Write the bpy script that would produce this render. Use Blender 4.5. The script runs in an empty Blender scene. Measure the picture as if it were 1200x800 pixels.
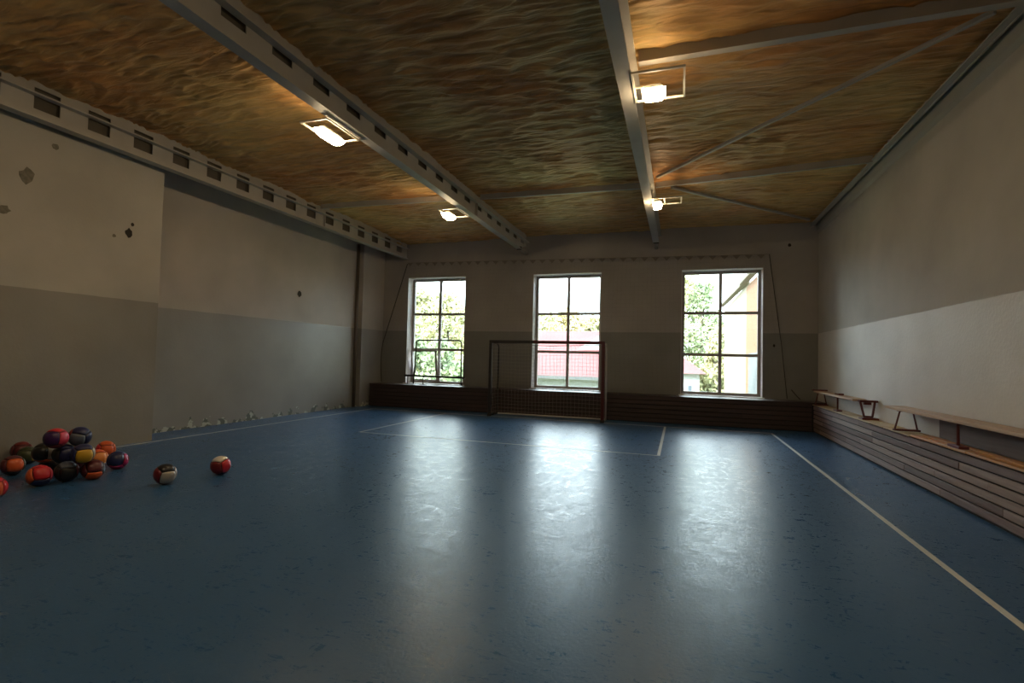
import bpy, bmesh, math, random
import numpy as np
from mathutils import Vector, Matrix
random.seed(7); np.random.seed(7)
S = bpy.context.scene
COL = S.collection

# ------------------------------------------------------------------ camera
CAM_H = 1.56
yaw, pitch, roll = 0.3175, 0.0334, 0.0241
fwd = Vector((-math.sin(yaw)*math.cos(pitch), math.cos(yaw)*math.cos(pitch), math.sin(pitch)))
right = Vector((math.cos(yaw), math.sin(yaw), 0)); up = right.cross(fwd)
r2 = right*math.cos(roll) + up*math.sin(roll); u2 = r2.cross(fwd)
cam = bpy.data.cameras.new('camera'); cam.sensor_width = 36; cam.lens = 599.53/1200*36
cam.clip_start = .05; cam.clip_end = 500
co = bpy.data.objects.new('camera', cam); COL.objects.link(co); S.camera = co
M3 = Matrix((r2, u2, -fwd)).transposed().to_4x4(); M3.translation = Vector((0, 0, CAM_H)); co.matrix_world = M3

# ------------------------------------------------------------------ sky, sun, exposure
SKY_STRENGTH = 4.6; SUN_STRENGTH = 3.6; LAMP_STRENGTH = 46.0
S.view_settings.view_transform = 'Standard'; S.view_settings.look = 'None'
S.view_settings.exposure = 1.5; S.view_settings.gamma = 1.0; S.view_settings.use_curve_mapping = False
W = bpy.data.worlds.new('sky'); S.world = W; W.use_nodes = True
bg = W.node_tree.nodes['Background']; bg.inputs[0].default_value = (0.80, 0.92, 1.0, 1); bg.inputs[1].default_value = SKY_STRENGTH
sun = bpy.data.lights.new('sun', 'SUN'); sun.energy = SUN_STRENGTH; sun.angle = math.radians(2); sun.color = (1, .93, .80)
so = bpy.data.objects.new('sun', sun); COL.objects.link(so)
so.rotation_euler = Vector((-.55, -.75, .62)).to_track_quat('Z', 'Y').to_euler()

# ------------------------------------------------------------------ materials
def mat(name, col, rough=.6, metal=0, spec=.5, noise=None, bump=None, emit=None, coat=0):
    """noise=(scale xyz, amount, col2); bump=(scale xyz, strength, distance)"""
    m = bpy.data.materials.new(name); m.use_nodes = True; nt = m.node_tree; b = nt.nodes['Principled BSDF']
    b.inputs['Base Color'].default_value = (*col, 1); b.inputs['Roughness'].default_value = rough
    b.inputs['Metallic'].default_value = metal; b.inputs['Specular IOR Level'].default_value = spec
    b.inputs['Coat Weight'].default_value = coat
    if noise or bump:
        tc = nt.nodes.new('ShaderNodeTexCoord')
    if noise:
        mp = nt.nodes.new('ShaderNodeMapping'); mp.inputs['Scale'].default_value = noise[0]
        n = nt.nodes.new('ShaderNodeTexNoise'); n.inputs['Scale'].default_value = 1; n.inputs['Detail'].default_value = 6
        nt.links.new(tc.outputs['Object'], mp.inputs[0]); nt.links.new(mp.outputs[0], n.inputs['Vector'])
        r = nt.nodes.new('ShaderNodeMapRange'); r.inputs[1].default_value = .35; r.inputs[2].default_value = .68
        r.inputs[4].default_value = noise[1]
        nt.links.new(n.outputs[0], r.inputs[0])
        mx = nt.nodes.new('ShaderNodeMix'); mx.data_type = 'RGBA'
        mx.inputs[6].default_value = (*col, 1); mx.inputs[7].default_value = (*noise[2], 1)
        nt.links.new(r.outputs[0], mx.inputs[0]); nt.links.new(mx.outputs[2], b.inputs['Base Color'])
    if bump:
        mp = nt.nodes.new('ShaderNodeMapping'); mp.inputs['Scale'].default_value = bump[0]
        n = nt.nodes.new('ShaderNodeTexNoise'); n.inputs['Scale'].default_value = 1; n.inputs['Detail'].default_value = 5
        nt.links.new(tc.outputs['Object'], mp.inputs[0]); nt.links.new(mp.outputs[0], n.inputs['Vector'])
        bp = nt.nodes.new('ShaderNodeBump'); bp.inputs['Strength'].default_value = bump[1]; bp.inputs['Distance'].default_value = bump[2]
        nt.links.new(n.outputs[0], bp.inputs['Height']); nt.links.new(bp.outputs[0], b.inputs['Normal'])
    if emit:
        b.inputs['Emission Color'].default_value = (*emit[0], 1); b.inputs['Emission Strength'].default_value = emit[1]
    return m

def wall_mat(name, upper, lower, zsplit, lower_rough=.35, flakes=False):
    m = bpy.data.materials.new(name); m.use_nodes = True; nt = m.node_tree; N = nt.nodes; L = nt.links
    b = N['Principled BSDF']
    tc = N.new('ShaderNodeTexCoord'); sp = N.new('ShaderNodeSeparateXYZ'); L.new(tc.outputs['Object'], sp.inputs[0])
    edge = N.new('ShaderNodeTexNoise'); edge.inputs['Scale'].default_value = 3; L.new(tc.outputs['Object'], edge.inputs['Vector'])
    e1 = N.new('ShaderNodeMath'); e1.operation = 'MULTIPLY_ADD'; e1.inputs[1].default_value = .02; L.new(edge.outputs[0], e1.inputs[0]); L.new(sp.outputs['Z'], e1.inputs[2])
    gt = N.new('ShaderNodeMath'); gt.operation = 'GREATER_THAN'; gt.inputs[1].default_value = zsplit+.01; L.new(e1.outputs[0], gt.inputs[0])
    mx = N.new('ShaderNodeMix'); mx.data_type = 'RGBA'; mx.inputs[6].default_value = (*lower, 1); mx.inputs[7].default_value = (*upper, 1)
    L.new(gt.outputs[0], mx.inputs[0])
    # broad uneven whitewash
    n = N.new('ShaderNodeTexNoise'); n.inputs['Scale'].default_value = .9; n.inputs['Detail'].default_value = 6; L.new(tc.outputs['Object'], n.inputs['Vector'])
    mr = N.new('ShaderNodeMapRange'); mr.inputs[1].default_value = .3; mr.inputs[2].default_value = .7; mr.inputs[3].default_value = .86; mr.inputs[4].default_value = 1.08
    L.new(n.outputs[0], mr.inputs[0])
    ml = N.new('ShaderNodeVectorMath'); ml.operation = 'SCALE'; L.new(mx.outputs[2], ml.inputs[0]); L.new(mr.outputs[0], ml.inputs['Scale'])
    last = ml.outputs[0]
    if flakes:   # crumbling plaster with pale bare spots along the foot of the wall
        n2 = N.new('ShaderNodeTexNoise'); n2.inputs['Scale'].default_value = 4.2; n2.inputs['Detail'].default_value = 7; L.new(tc.outputs['Object'], n2.inputs['Vector'])
        a = N.new('ShaderNodeMath'); a.operation = 'MULTIPLY_ADD'; a.inputs[1].default_value = -1.0; L.new(n2.outputs[0], a.inputs[0]); L.new(sp.outputs['Z'], a.inputs[2])
        lt = N.new('ShaderNodeMath'); lt.operation = 'LESS_THAN'; lt.inputs[1].default_value = -.455; L.new(a.outputs[0], lt.inputs[0])
        n3 = N.new('ShaderNodeTexNoise'); n3.inputs['Scale'].default_value = 6; n3.inputs['Detail'].default_value = 5; L.new(tc.outputs['Object'], n3.inputs['Vector'])
        g3 = N.new('ShaderNodeMath'); g3.operation = 'GREATER_THAN'; g3.inputs[1].default_value = .5; L.new(n3.outputs[0], g3.inputs[0])
        fc = N.new('ShaderNodeMix'); fc.data_type = 'RGBA'; fc.inputs[6].default_value = (.12, .135, .125, 1); fc.inputs[7].default_value = (.46, .48, .44, 1); L.new(g3.outputs[0], fc.inputs[0])
        m2 = N.new('ShaderNodeMix'); m2.data_type = 'RGBA'; L.new(lt.outputs[0], m2.inputs[0]); L.new(last, m2.inputs[6]); L.new(fc.outputs[2], m2.inputs[7])
        last = m2.outputs[2]
    L.new(last, b.inputs['Base Color'])
    rr = N.new('ShaderNodeMapRange'); rr.inputs[3].default_value = lower_rough; rr.inputs[4].default_value = .8; L.new(gt.outputs[0], rr.inputs[0]); L.new(rr.outputs[0], b.inputs['Roughness'])
    bn = N.new('ShaderNodeTexNoise'); bn.inputs['Scale'].default_value = 25; bn.inputs['Detail'].default_value = 5; L.new(tc.outputs['Object'], bn.inputs['Vector'])
    bp = N.new('ShaderNodeBump'); bp.inputs['Strength'].default_value = .25; bp.inputs['Distance'].default_value = .01; L.new(bn.outputs[0], bp.inputs['Height']); L.new(bp.outputs[0], b.inputs['Normal'])
    return m

def floor_mat():
    m = bpy.data.materials.new('blue_linoleum'); m.use_nodes = True; nt = m.node_tree; N = nt.nodes; L = nt.links
    b = N['Principled BSDF']; tc = N.new('ShaderNodeTexCoord')
    def noise(scale, detail=6, rough=.55, dist=0):
        mp = N.new('ShaderNodeMapping'); mp.inputs['Scale'].default_value = scale; L.new(tc.outputs['Object'], mp.inputs[0])
        n = N.new('ShaderNodeTexNoise'); n.inputs['Scale'].default_value = 1; n.inputs['Detail'].default_value = detail
        n.inputs['Roughness'].default_value = rough; n.inputs['Distortion'].default_value = dist
        L.new(mp.outputs[0], n.inputs['Vector']); return n.outputs[0]
    def rng(x, a, c, lo, hi):
        r = N.new('ShaderNodeMapRange'); r.inputs[1].default_value = a; r.inputs[2].default_value = c; r.inputs[3].default_value = lo; r.inputs[4].default_value = hi
        L.new(x, r.inputs[0]); return r.outputs[0]
    big = noise((.5, .5, .5)); scuff = noise((16, 6, 5), 8, .7, 1.5); scuff2 = noise((5, 17, 5), 8, .72, 2.0); fine = noise((40, 40, 40), 4)
    mx = N.new('ShaderNodeMix'); mx.data_type = 'RGBA'; mx.inputs[6].default_value = (.022, .080, .190, 1); mx.inputs[7].default_value = (.032, .100, .222, 1)
    L.new(rng(big, .3, .7, 0, 1), mx.inputs[0])
    m2 = N.new('ShaderNodeMix'); m2.data_type = 'RGBA'; m2.inputs[7].default_value = (.17, .21, .24, 1); L.new(mx.outputs[2], m2.inputs[6])
    L.new(rng(scuff2, .50, .80, 0, .16), m2.inputs[0])
    m3 = N.new('ShaderNodeMix'); m3.data_type = 'RGBA'; m3.inputs[7].default_value = (.03, .045, .06, 1); L.new(m2.outputs[2], m3.inputs[6])
    L.new(rng(scuff, .60, .85, 0, .22), m3.inputs[0])
    # thin pale scratches from shoe soles
    scr = noise((2.2, 3.4, 1), 2, .5, 3.5); msk = rng(noise((1.1, 1.1, 1.1), 3), .52, .64, 0, .38)
    sb = N.new('ShaderNodeMath'); sb.operation = 'SUBTRACT'; sb.inputs[1].default_value = .5; L.new(scr, sb.inputs[0])
    ab = N.new('ShaderNodeMath'); ab.operation = 'ABSOLUTE'; L.new(sb.outputs[0], ab.inputs[0])
    mu = N.new('ShaderNodeMath'); mu.operation = 'MULTIPLY'; L.new(rng(ab.outputs[0], .002, .006, 1, 0), mu.inputs[0]); L.new(msk, mu.inputs[1])
    m4 = N.new('ShaderNodeMix'); m4.data_type = 'RGBA'; m4.inputs[7].default_value = (.30, .34, .36, 1); L.new(m3.outputs[2], m4.inputs[6]); L.new(mu.outputs[0], m4.inputs[0])
    L.new(m4.outputs[2], b.inputs['Base Color'])
    ad = N.new('ShaderNodeMath'); ad.operation = 'ADD'; L.new(rng(scuff, .3, .7, .19, .31), ad.inputs[0]); L.new(rng(scuff2, .35, .65, .0, .15), ad.inputs[1])
    mid = N.new('ShaderNodeMath'); mid.operation = 'ADD'; L.new(ad.outputs[0], mid.inputs[0]); L.new(rng(noise((4, 2.2, 4), 5, .6, .8), .3, .7, -.025, .035), mid.inputs[1])
    L.new(mid.outputs[0], b.inputs['Roughness'])
    b.inputs['Specular IOR Level'].default_value = .33
    bp = N.new('ShaderNodeBump'); bp.inputs['Strength'].default_value = .3; bp.inputs['Distance'].default_value = .004
    a2 = N.new('ShaderNodeMath'); a2.operation = 'ADD'; L.new(fine, a2.inputs[0]); L.new(scuff, a2.inputs[1])
    L.new(a2.outputs[0], bp.inputs['Height']); L.new(bp.outputs[0], b.inputs['Normal'])
    return m

def foam_mat():
    m = bpy.data.materials.new('spray_foam'); m.use_nodes = True; nt = m.node_tree; N = nt.nodes; L = nt.links
    b = N['Principled BSDF']; tc = N.new('ShaderNodeTexCoord'); b.inputs['Roughness'].default_value = .5; b.inputs['Specular IOR Level'].default_value = .4
    n = N.new('ShaderNodeTexNoise'); n.inputs['Scale'].default_value = .55; n.inputs['Detail'].default_value = 7; L.new(tc.outputs['Object'], n.inputs['Vector'])
    mp = N.new('ShaderNodeMapping'); mp.inputs['Scale'].default_value = (2.2, 11, 1); L.new(tc.outputs['Object'], mp.inputs[0])
    n2 = N.new('ShaderNodeTexNoise'); n2.inputs['Scale'].default_value = 1; n2.inputs['Detail'].default_value = 8; n2.inputs['Distortion'].default_value = .8; L.new(mp.outputs[0], n2.inputs['Vector'])
    cr = N.new('ShaderNodeValToRGB'); e = cr.color_ramp.elements
    e[0].position = .36; e[0].color = (.62, .30, .105, 1); e[1].position = .64; e[1].color = (.66, .44, .17, 1)
    L.new(n.outputs[0], cr.inputs[0])
    mr = N.new('ShaderNodeMapRange'); mr.inputs[1].default_value = .3; mr.inputs[2].default_value = .7; mr.inputs[3].default_value = .68; mr.inputs[4].default_value = 1.2; L.new(n2.outputs[0], mr.inputs[0])
    sc = N.new('ShaderNodeVectorMath'); sc.operation = 'SCALE'; L.new(cr.outputs[0], sc.inputs[0]); L.new(mr.outputs[0], sc.inputs['Scale'])
    L.new(sc.outputs[0], b.inputs['Base Color'])
    bp = N.new('ShaderNodeBump'); bp.inputs['Strength'].default_value = 1.0; bp.inputs['Distance'].default_value = .04; L.new(n2.outputs[0], bp.inputs['Height']); L.new(bp.outputs[0], b.inputs['Normal'])
    return m

def glass_mat():
    m = bpy.data.materials.new('window_glass'); m.use_nodes = True; nt = m.node_tree; N = nt.nodes; L = nt.links
    N.remove(N['Principled BSDF']); out = N['Material Output']
    t = N.new('ShaderNodeBsdfTransparent'); t.inputs[0].default_value = (.93, .96, .95, 1)
    g = N.new('ShaderNodeBsdfGlossy'); g.inputs['Roughness'].default_value = .02
    f = N.new('ShaderNodeFresnel'); f.inputs[0].default_value = 1.45
    x = N.new('ShaderNodeMixShader'); L.new(f.outputs[0], x.inputs[0]); L.new(t.outputs[0], x.inputs[1]); L.new(g.outputs[0], x.inputs[2]); L.new(x.outputs[0], out.inputs[0])
    return m

def wood(name, c1, c2, rough=.6, axis='y'):
    s = (30, 1.6, 30) if axis == 'y' else (1.6, 30, 30)
    return mat(name, c1, rough, noise=(s, .85, c2), bump=(s, .3, .004))

UP_L = (.43, .405, .36); LO_L = (.235, .232, .21)
MW_left = wall_mat('wall_paint_left', (.43, .405, .355), (.262, .246, .215), 2.375)
MW_recess = wall_mat('wall_paint_recess', (.44, .40, .36), (.275, .268, .25), 2.367, flakes=True)
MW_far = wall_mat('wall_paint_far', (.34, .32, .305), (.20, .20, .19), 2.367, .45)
MW_right = wall_mat('wall_paint_right', (.39, .375, .35), (.54, .52, .49), 2.367, .55)  # lower colour lightened to paint in window sheen on the gloss paint
MFLOOR = floor_mat(); MFOAM = foam_mat(); MGLASS = glass_mat()
MSTEEL = mat('painted_steel', (.43, .405, .37), .5, noise=((3, 3, 3), .6, (.35, .33, .30)))
MCONC = mat('ring_beam_plaster', (.33, .325, .30), .8, noise=((2, 2, 2), .7, (.36, .34, .31)))
MREAR = mat('hole_shade_dark', (.10, .085, .065), .8)  # dark tone for the shade inside the beam holes
MBLACK = mat('black_metal', (.015, .014, .014), .5)
MLINE = mat('white_line_paint', (.62, .63, .60), .45, noise=((8, 8, 8), .4, (.42, .45, .46)))
MWIN = mat('window_frame_paint', (.34, .32, .32), .45)
MREVEAL = mat('white_reveal', (.74, .72, .72), .6)
MSASH = mat('white_sash', (.6, .62, .62), .4)
MDARKP = [wood('dark_plank_%s' % n, a, c, .5, 'x') for n, a, c in (('umber', (.046, .031, .029), (.030, .021, .020)), ('wine', (.056, .034, .032), (.036, .023, .022)), ('soot', (.044, .029, .028), (.03, .02, .02)))]
MPLANK = [wood('stained_plank_%s' % n, a, c, .55) for n, a, c in (('mauve', (.20, .135, .122), (.125, .080, .074)), ('grey', (.29, .215, .19), (.19, .135, .12)), ('brown', (.15, .095, .084), (.095, .058, .052)))]
MPLY = wood('pale_plywood', (.46, .35, .19), (.40, .29, .15), .5)
MORANGE = wood('orange_pine', (.52, .27, .085), (.40, .19, .055), .4)
MSEAT = wood('bench_pine', (.47, .33, .20), (.36, .24, .14), .45)
MREDM = mat('maroon_paint', (.105, .020, .018), .45)
MBROWNB = wood('mauve_backboard', (.135, .105, .10), (.10, .075, .072), .6)
MPIPE = mat('brown_pipe', (.095, .075, .06), .5)
MGOAL = mat('dark_goal_paint', (.022, .020, .021), .35)
MGOALR = mat('goal_bloom_red', (.060, .007, .009), .35)  # red tint stands in for window bloom on the dark goal tubes
MGALV = mat('pale_grey_tube', (.50, .48, .46), .4)
MNET = mat('pale_net_cord', (.30, .27, .25), .8)
MGATH = mat('gathered_net_cord', (.22, .20, .18), .9)
MNETD = mat('dark_net_cord', (.06, .055, .05), .9)
MLAMPH = mat('lamp_housing', (.55, .52, .45), .35)
MLAMP = mat('lamp_glass', (1, .9, .7), .3, emit=((1, .75, .44), LAMP_STRENGTH))
MPATCH = mat('bare_plaster', (.14, .13, .10), .9, noise=((20, 20, 20), .8, (.22, .2, .16)))
MHOLE = mat('dark_hole', (.03, .026, .022), .9)
MDARK = mat('plinth_shadow_board', (.02, .018, .018), .8)

# ------------------------------------------------------------------ mesh helpers
class MB:
    def __init__(s): s.v = []; s.f = []
    def box(s, x0, x1, y0, y1, z0, z1):
        i = len(s.v)
        s.v += [(x0,y0,z0),(x1,y0,z0),(x1,y1,z0),(x0,y1,z0),(x0,y0,z1),(x1,y0,z1),(x1,y1,z1),(x0,y1,z1)]
        s.f += [tuple(i+k for k in q) for q in ((0,3,2,1),(4,5,6,7),(0,1,5,4),(1,2,6,5),(2,3,7,6),(3,0,4,7))]; return s
    def bar(s, a, b, w, h, upv=(0,0,1)):
        a = Vector(a); b = Vector(b); d = (b-a).normalized(); u = Vector(upv)
        if abs(d.dot(u)) > .98: u = Vector((0, 1, 0))
        sd = d.cross(u).normalized()*w/2; u = sd.cross(d).normalized()*h/2; i = len(s.v)
        for p in (a, b):
            s.v += [tuple(p+sd+u), tuple(p-sd+u), tuple(p-sd-u), tuple(p+sd-u)]
        s.f += [tuple(i+k for k in q) for q in ((3,2,1,0),(4,5,6,7),(0,1,5,4),(1,2,6,5),(2,3,7,6),(3,0,4,7))]; return s
    def tube(s, pts, r, n=10, closed=False):
        pts = [Vector(p) for p in pts]; i0 = len(s.v); m = len(pts)
        ref = None
        for k, p in enumerate(pts):
            if closed: d = pts[(k+1) % m]-pts[k-1]
            else: d = pts[min(k+1, m-1)]-pts[max(k-1, 0)]
            d.normalize()
            if ref is None: ref = Vector((0, 0, 1)) if abs(d.z) < .9 else Vector((1, 0, 0))
            a = d.cross(ref).normalized(); ref = a.cross(d).normalized()
            for j in range(n):
                t = 2*math.pi*j/n; s.v.append(tuple(p+(a*math.cos(t)+ref*math.sin(t))*r))
        for k in range(m if closed else m-1):
            for j in range(n):
                A = i0+k*n; B = i0+((k+1) % m)*n; s.f.append((A+j, A+(j+1) % n, B+(j+1) % n, B+j))
        if not closed:
            s.f.append(tuple(i0+j for j in reversed(range(n)))); s.f.append(tuple(i0+(m-1)*n+j for j in range(n)))
        return s
    def prism(s, poly, axis, a, b):
        """poly: 2-D outline; axis 'x': (y,z) outline extruded a..b in x; 'y': (x,z); 'z': (x,y)"""
        i = len(s.v); n = len(poly)
        for t in (a, b):
            for p in poly:
                s.v.append((t, p[0], p[1]) if axis == 'x' else (p[0], t, p[1]) if axis == 'y' else (p[0], p[1], t))
        s.f.append(tuple(i+k for k in range(n))); s.f.append(tuple(i+n+k for k in reversed(range(n))))
        for k in range(n): s.f.append((i+k, i+n+k, i+n+(k+1) % n, i+(k+1) % n))
        return s
    def build(s, name, m, parent=None, smooth=False, bevel=0, origin=None, **props):
        me = bpy.data.meshes.new(name); o_ = Vector(origin) if origin is not None else Vector((0, 0, 0))
        me.from_pydata([tuple(Vector(v)-o_) for v in s.v], [], s.f); me.validate()
        bm = bmesh.new(); bm.from_mesh(me); bmesh.ops.recalc_face_normals(bm, faces=bm.faces)
        if bevel: bmesh.ops.bevel(bm, geom=list(bm.edges), offset=bevel, segments=1, affect='EDGES', clamp_overlap=True)
        bm.to_mesh(me); bm.free()
        if smooth: me.polygons.foreach_set('use_smooth', [True]*len(me.polygons))
        me.materials.append(m); o = bpy.data.objects.new(name, me); COL.objects.link(o); o.location = o_
        if parent is not None:
            o.parent = parent; o.location = o_-parent_world(parent)
        for k, v in props.items(): o[k] = v
        return o
def parent_world(p):
    w = Vector(p.location)
    while p.parent: p = p.parent; w += p.location
    return w
def thing(name, label, cat, loc, group=None):
    o = bpy.data.objects.new(name, None); o.empty_display_size = .1; COL.objects.link(o); o.location = loc
    o['label'] = label; o['category'] = cat
    if group: o['group'] = group
    return o
def tag(o, label, cat, group=None):
    o['label'] = label; o['category'] = cat
    if group: o['group'] = group
    return o
def struct(mb, name, m, **k): return mb.build(name, m, kind='structure', **k)
def structE(name, loc=(0, 0, 0)):
    o = bpy.data.objects.new(name, None); COL.objects.link(o); o.location = loc; o['kind'] = 'structure'; return o

# ------------------------------------------------------------------ room dimensions
XN, XREC, XR = -8.62, -9.35, 3.27
YC, YW, YB, YBACK, ZC = 6.5, 14.48, 13.70, -5.0, 5.2
WX = [-8.305, -4.135, .0215]; WW = 2.0; WZ0, WZ1 = .68, 4.064; RV = .30

# ------------------------------------------------------------------ the shell
struct(MB().box(-10, 3.8, YBACK-.4, 15.0, -.2, 0), 'floor', MFLOOR)
struct(MB().box(XN-.8, XN, YBACK, YC, 0, 5.3), 'wall_left', MW_left)
struct(MB().box(XREC-.4, XREC, YC, YW, 0, 5.3), 'wall_left_recess', MW_recess)
wr = struct(MB().box(XR, XR+.4, YBACK, YW+.45, 0, 5.3), 'wall_right', MW_right)
struct(MB().box(-9.42, XR+.4, YBACK-.3, YBACK, 0, 5.3), 'wall_back', MW_right)
wf = MB(); xs = [-9.8]
for x in WX: xs += [x, x+WW]
xs.append(XR)
for i in range(0, len(xs), 2): wf.box(xs[i], xs[i+1], YW, YW+.45, 0, 5.3)
for x in WX: wf.box(x, x+WW, YW, YW+.45, 0, WZ0); wf.box(x, x+WW, YW, YW+.45, WZ1, 5.3)
struct(wf, 'wall_far', MW_far)
struct(MB().box(-9.9, 3.75, YBACK-.4, 15.2, 5.42, 5.7), 'ceiling_slab', MSTEEL)

# foam ceiling: real relief
def vnoise(x, y, seed):
    rs = np.random.RandomState(seed); T = rs.rand(256, 256)
    xi = np.floor(x).astype(int); yi = np.floor(y).astype(int); xf = x-xi; yf = y-yi
    xf = xf*xf*(3-2*xf); yf = yf*yf*(3-2*yf)
    a = T[xi % 256, yi % 256]; b = T[(xi+1) % 256, yi % 256]; c = T[xi % 256, (yi+1) % 256]; d = T[(xi+1) % 256, (yi+1) % 256]
    return (a*(1-xf)+b*xf)*(1-yf)+(c*(1-xf)+d*xf)*yf
def grid_mesh(name, x0, x1, nx, y0, y1, ny):
    X, Y = np.meshgrid(np.linspace(x0, x1, nx), np.linspace(y0, y1, ny))
    w = vnoise(X*.5+9, Y*.5+5, 1)*.5 + vnoise(X*1.6, Y*1.2, 2)*.22 + vnoise(X*4, Y*4, 7)*.05
    fold = lambda u: 1-np.abs(2*u-1)
    h = vnoise(X*1.1+40, (Y+w)*6+20, 3)*.03 + fold(vnoise(X*2.2+40, (Y+w)*9+20, 4))**2*.036 + fold(vnoise(X*3.5+10, (Y+w)*15+50, 9))*.014
    h += vnoise(X*8, Y*12, 5)*.006 + vnoise(X*.5, Y*.5, 6)*.05
    h *= .4+.9*vnoise(X*.8+3, Y*.8+8, 8)
    Z = ZC+.035-h
    me = bpy.data.meshes.new(name); n = nx*ny
    me.vertices.add(n); me.vertices.foreach_set('co', np.stack([X, Y, Z], -1).reshape(-1).astype('f'))
    idx = np.arange(n).reshape(ny, nx); q = np.stack([idx[:-1, :-1], idx[1:, :-1], idx[1:, 1:], idx[:-1, 1:]], -1).reshape(-1, 4)
    me.loops.add(q.size); me.loops.foreach_set('vertex_index', q.reshape(-1)); me.polygons.add(len(q))
    me.polygons.foreach_set('loop_start', np.arange(len(q))*4); me.polygons.foreach_set('use_smooth', np.ones(len(q), bool))
    me.update(); me.validate(); me.materials.append(MFOAM)
    o = bpy.data.objects.new(name, me); COL.objects.link(o); return o
o = grid_mesh('ceiling', -9.6, 3.27, 300, YBACK, 14.6, 980); o['kind'] = 'structure'

# ring beam along the top of the right wall + steel angle
struct(MB().prism([(XR-.05, 4.93), (XR+.02, 4.86), (XR+.02, 5.25), (XR-.05, 5.25)], 'y', YBACK, YW), 'trim_1', MCONC)
struct(MB().box(3.06, 3.14, YBACK, YW, 5.075, 5.095).box(3.14, 3.155, YBACK, YW, 5.06, 5.26), 'trim_2', MSTEEL)
# column in the far left corner and the pipe beside it
struct(MB().box(XREC, XREC+.16, 13.32, YW, 0, 5.2), 'trim_3', MW_recess)
tag(MB().tube([(XREC+.06, 13.17, 0), (XREC+.06, 13.17, 4.9)], .045, 12).build('drain_pipe', MPIPE, smooth=True, origin=(XREC+.06, 13.17, 0)),
    'dark brown vertical pipe beside the corner column at the end of the left wall', 'pipe')

# bare patches and holes in the plaster (parts of the walls)
def patch(name, X, y, z, r, m, seed, parent=None, k=1.0):
    rs = random.Random(seed); n = 11
    poly = [(y+math.cos(2*math.pi*i/n)*r*(.75+.5*rs.random()), z+k*math.sin(2*math.pi*i/n)*r*(.75+.5*rs.random())) for i in range(n)]
    return MB().prism(poly, 'x', X-.01, X+.006).build(name, m, parent=bpy.data.objects[parent], origin=(X, y, z))
patch('plaster_patch', XN, 4.55, 3.93, .085, MPATCH, 1, 'wall_left', 1.25)
patch('plaster_patch', XN, 4.32, 3.39, .06, MPATCH, 2, 'wall_left')
patch('plaster_patch', XN, 5.95, 3.47, .055, MHOLE, 3, 'wall_left', 1.3)
patch('plaster_patch', XN, 6.0, 3.62, .028, MHOLE, 4, 'wall_left')
patch('plaster_patch', XN, 4.86, 4.46, .04, MPATCH, 5, 'wall_left')
patch('plaster_patch', XN, 5.72, 3.37, .025, MPATCH, 6, 'wall_left')
patch('plaster_patch', XREC, 10.78, 3.1, .075, MHOLE, 7, 'wall_left_recess')

# far wall small holes
for i, (x, z, r) in enumerate(((2.62, 4.62, .035), (2.28, 2.05, .03))):
    n = 9; rs = random.Random(i)
    MB().prism([(x+math.cos(6.283*k/n)*r*(.8+.4*rs.random()), z+math.sin(6.283*k/n)*r*1.3*(.8+.4*rs.random())) for k in range(n)], 'y', YW-.006, YW+.01).build('plaster_patch', MHOLE, parent=bpy.data.objects['wall_far'], origin=(x, YW, z))

# ------------------------------------------------------------------ windows
def window(i, x0):
    x1 = x0+WW; e = structE('window_%d' % (i+1), (x0, YW, WZ0)); yg = YW+RV
    t = .012
    MB().box(x0, x0+t, YW-.004, yg, WZ0, WZ1).box(x1-t, x1, YW-.004, yg, WZ0, WZ1).box(x0+t, x1-t, YW-.004, yg, WZ1-t, WZ1).build('window_reveal', MREVEAL, e)
    MB().box(x0-.04, x1+.04, YW-.10, yg, WZ0-.005, WZ0+.035).build('window_sill', MREVEAL, e, bevel=.005)
    f = .075; a, b, zz0, zz1 = x0+t, x1-t, WZ0+.035, WZ1-t
    MB().box(a, a+f, yg, yg+.09, zz0, zz1).box(b-f, b, yg, yg+.09, zz0, zz1).box(a+f, b-f, yg, yg+.09, zz1-f, zz1).box(a+f, b-f, yg, yg+.09, zz0, zz0+f).build('window_frame', MWIN, e)
    xm = (a+b)/2; MB().box(xm-.04, xm+.04, yg+.005, yg+.085, zz0+f, zz1-f).build('mullion', MWIN, e)
    zs = [zz0+f, 1.79, 2.92, zz1-f]
    for z in (1.79, 2.92):
        for (p, q) in ((a+f, xm-.04), (xm+.04, b-f)): MB().box(p, q, yg+.01, yg+.08, z-.038, z+.038).build('transom', MWIN, e)
    for r in range(3):
        for c, (p, q) in enumerate(((a+f, xm-.04), (xm+.04, b-f))):
            if i == 0 and r == 0 and c == 0: continue
            g0 = zs[r]+(.038 if r else 0); g1 = zs[r+1]-(.038 if r < 2 else 0)
            MB().box(p, q, yg+.042, yg+.048, g0, g1).build('pane', MGLASS, e)
    if i == 0:   # the open sash, hinged at its foot, tipped into the room
        p, q = a+f+.01, xm-.05; zb, zt = zs[0]+.01, 1.745; tip = .16
        L = lambda x, s: (x, yg+.03-tip*s, zb+(zt-zb)*s)
        s_ = MB()
        for A, B in ((L(p, 0), L(p, 1)), (L(q, 0), L(q, 1)), (L(p, 0), L(q, 0)), (L(p, 1), L(q, 1))): s_.bar(A, B, .055, .04, (0, 1, 0))
        sh = s_.build('sash', MWIN, e, label='window sash tipped open into the room')
        g = MB(); g.v = [L(p, 0), L(q, 0), L(q, 1), L(p, 1)]; g.v += [(v[0], v[1]+.005, v[2]) for v in g.v]
        g.f = [(0, 1, 2, 3), (7, 6, 5, 4), (0, 4, 5, 1), (1, 5, 6, 2), (2, 6, 7, 3), (3, 7, 4, 0)]
        g.build('pane', MGLASS, sh)
for i, x in enumerate(WX): window(i, x)

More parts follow.
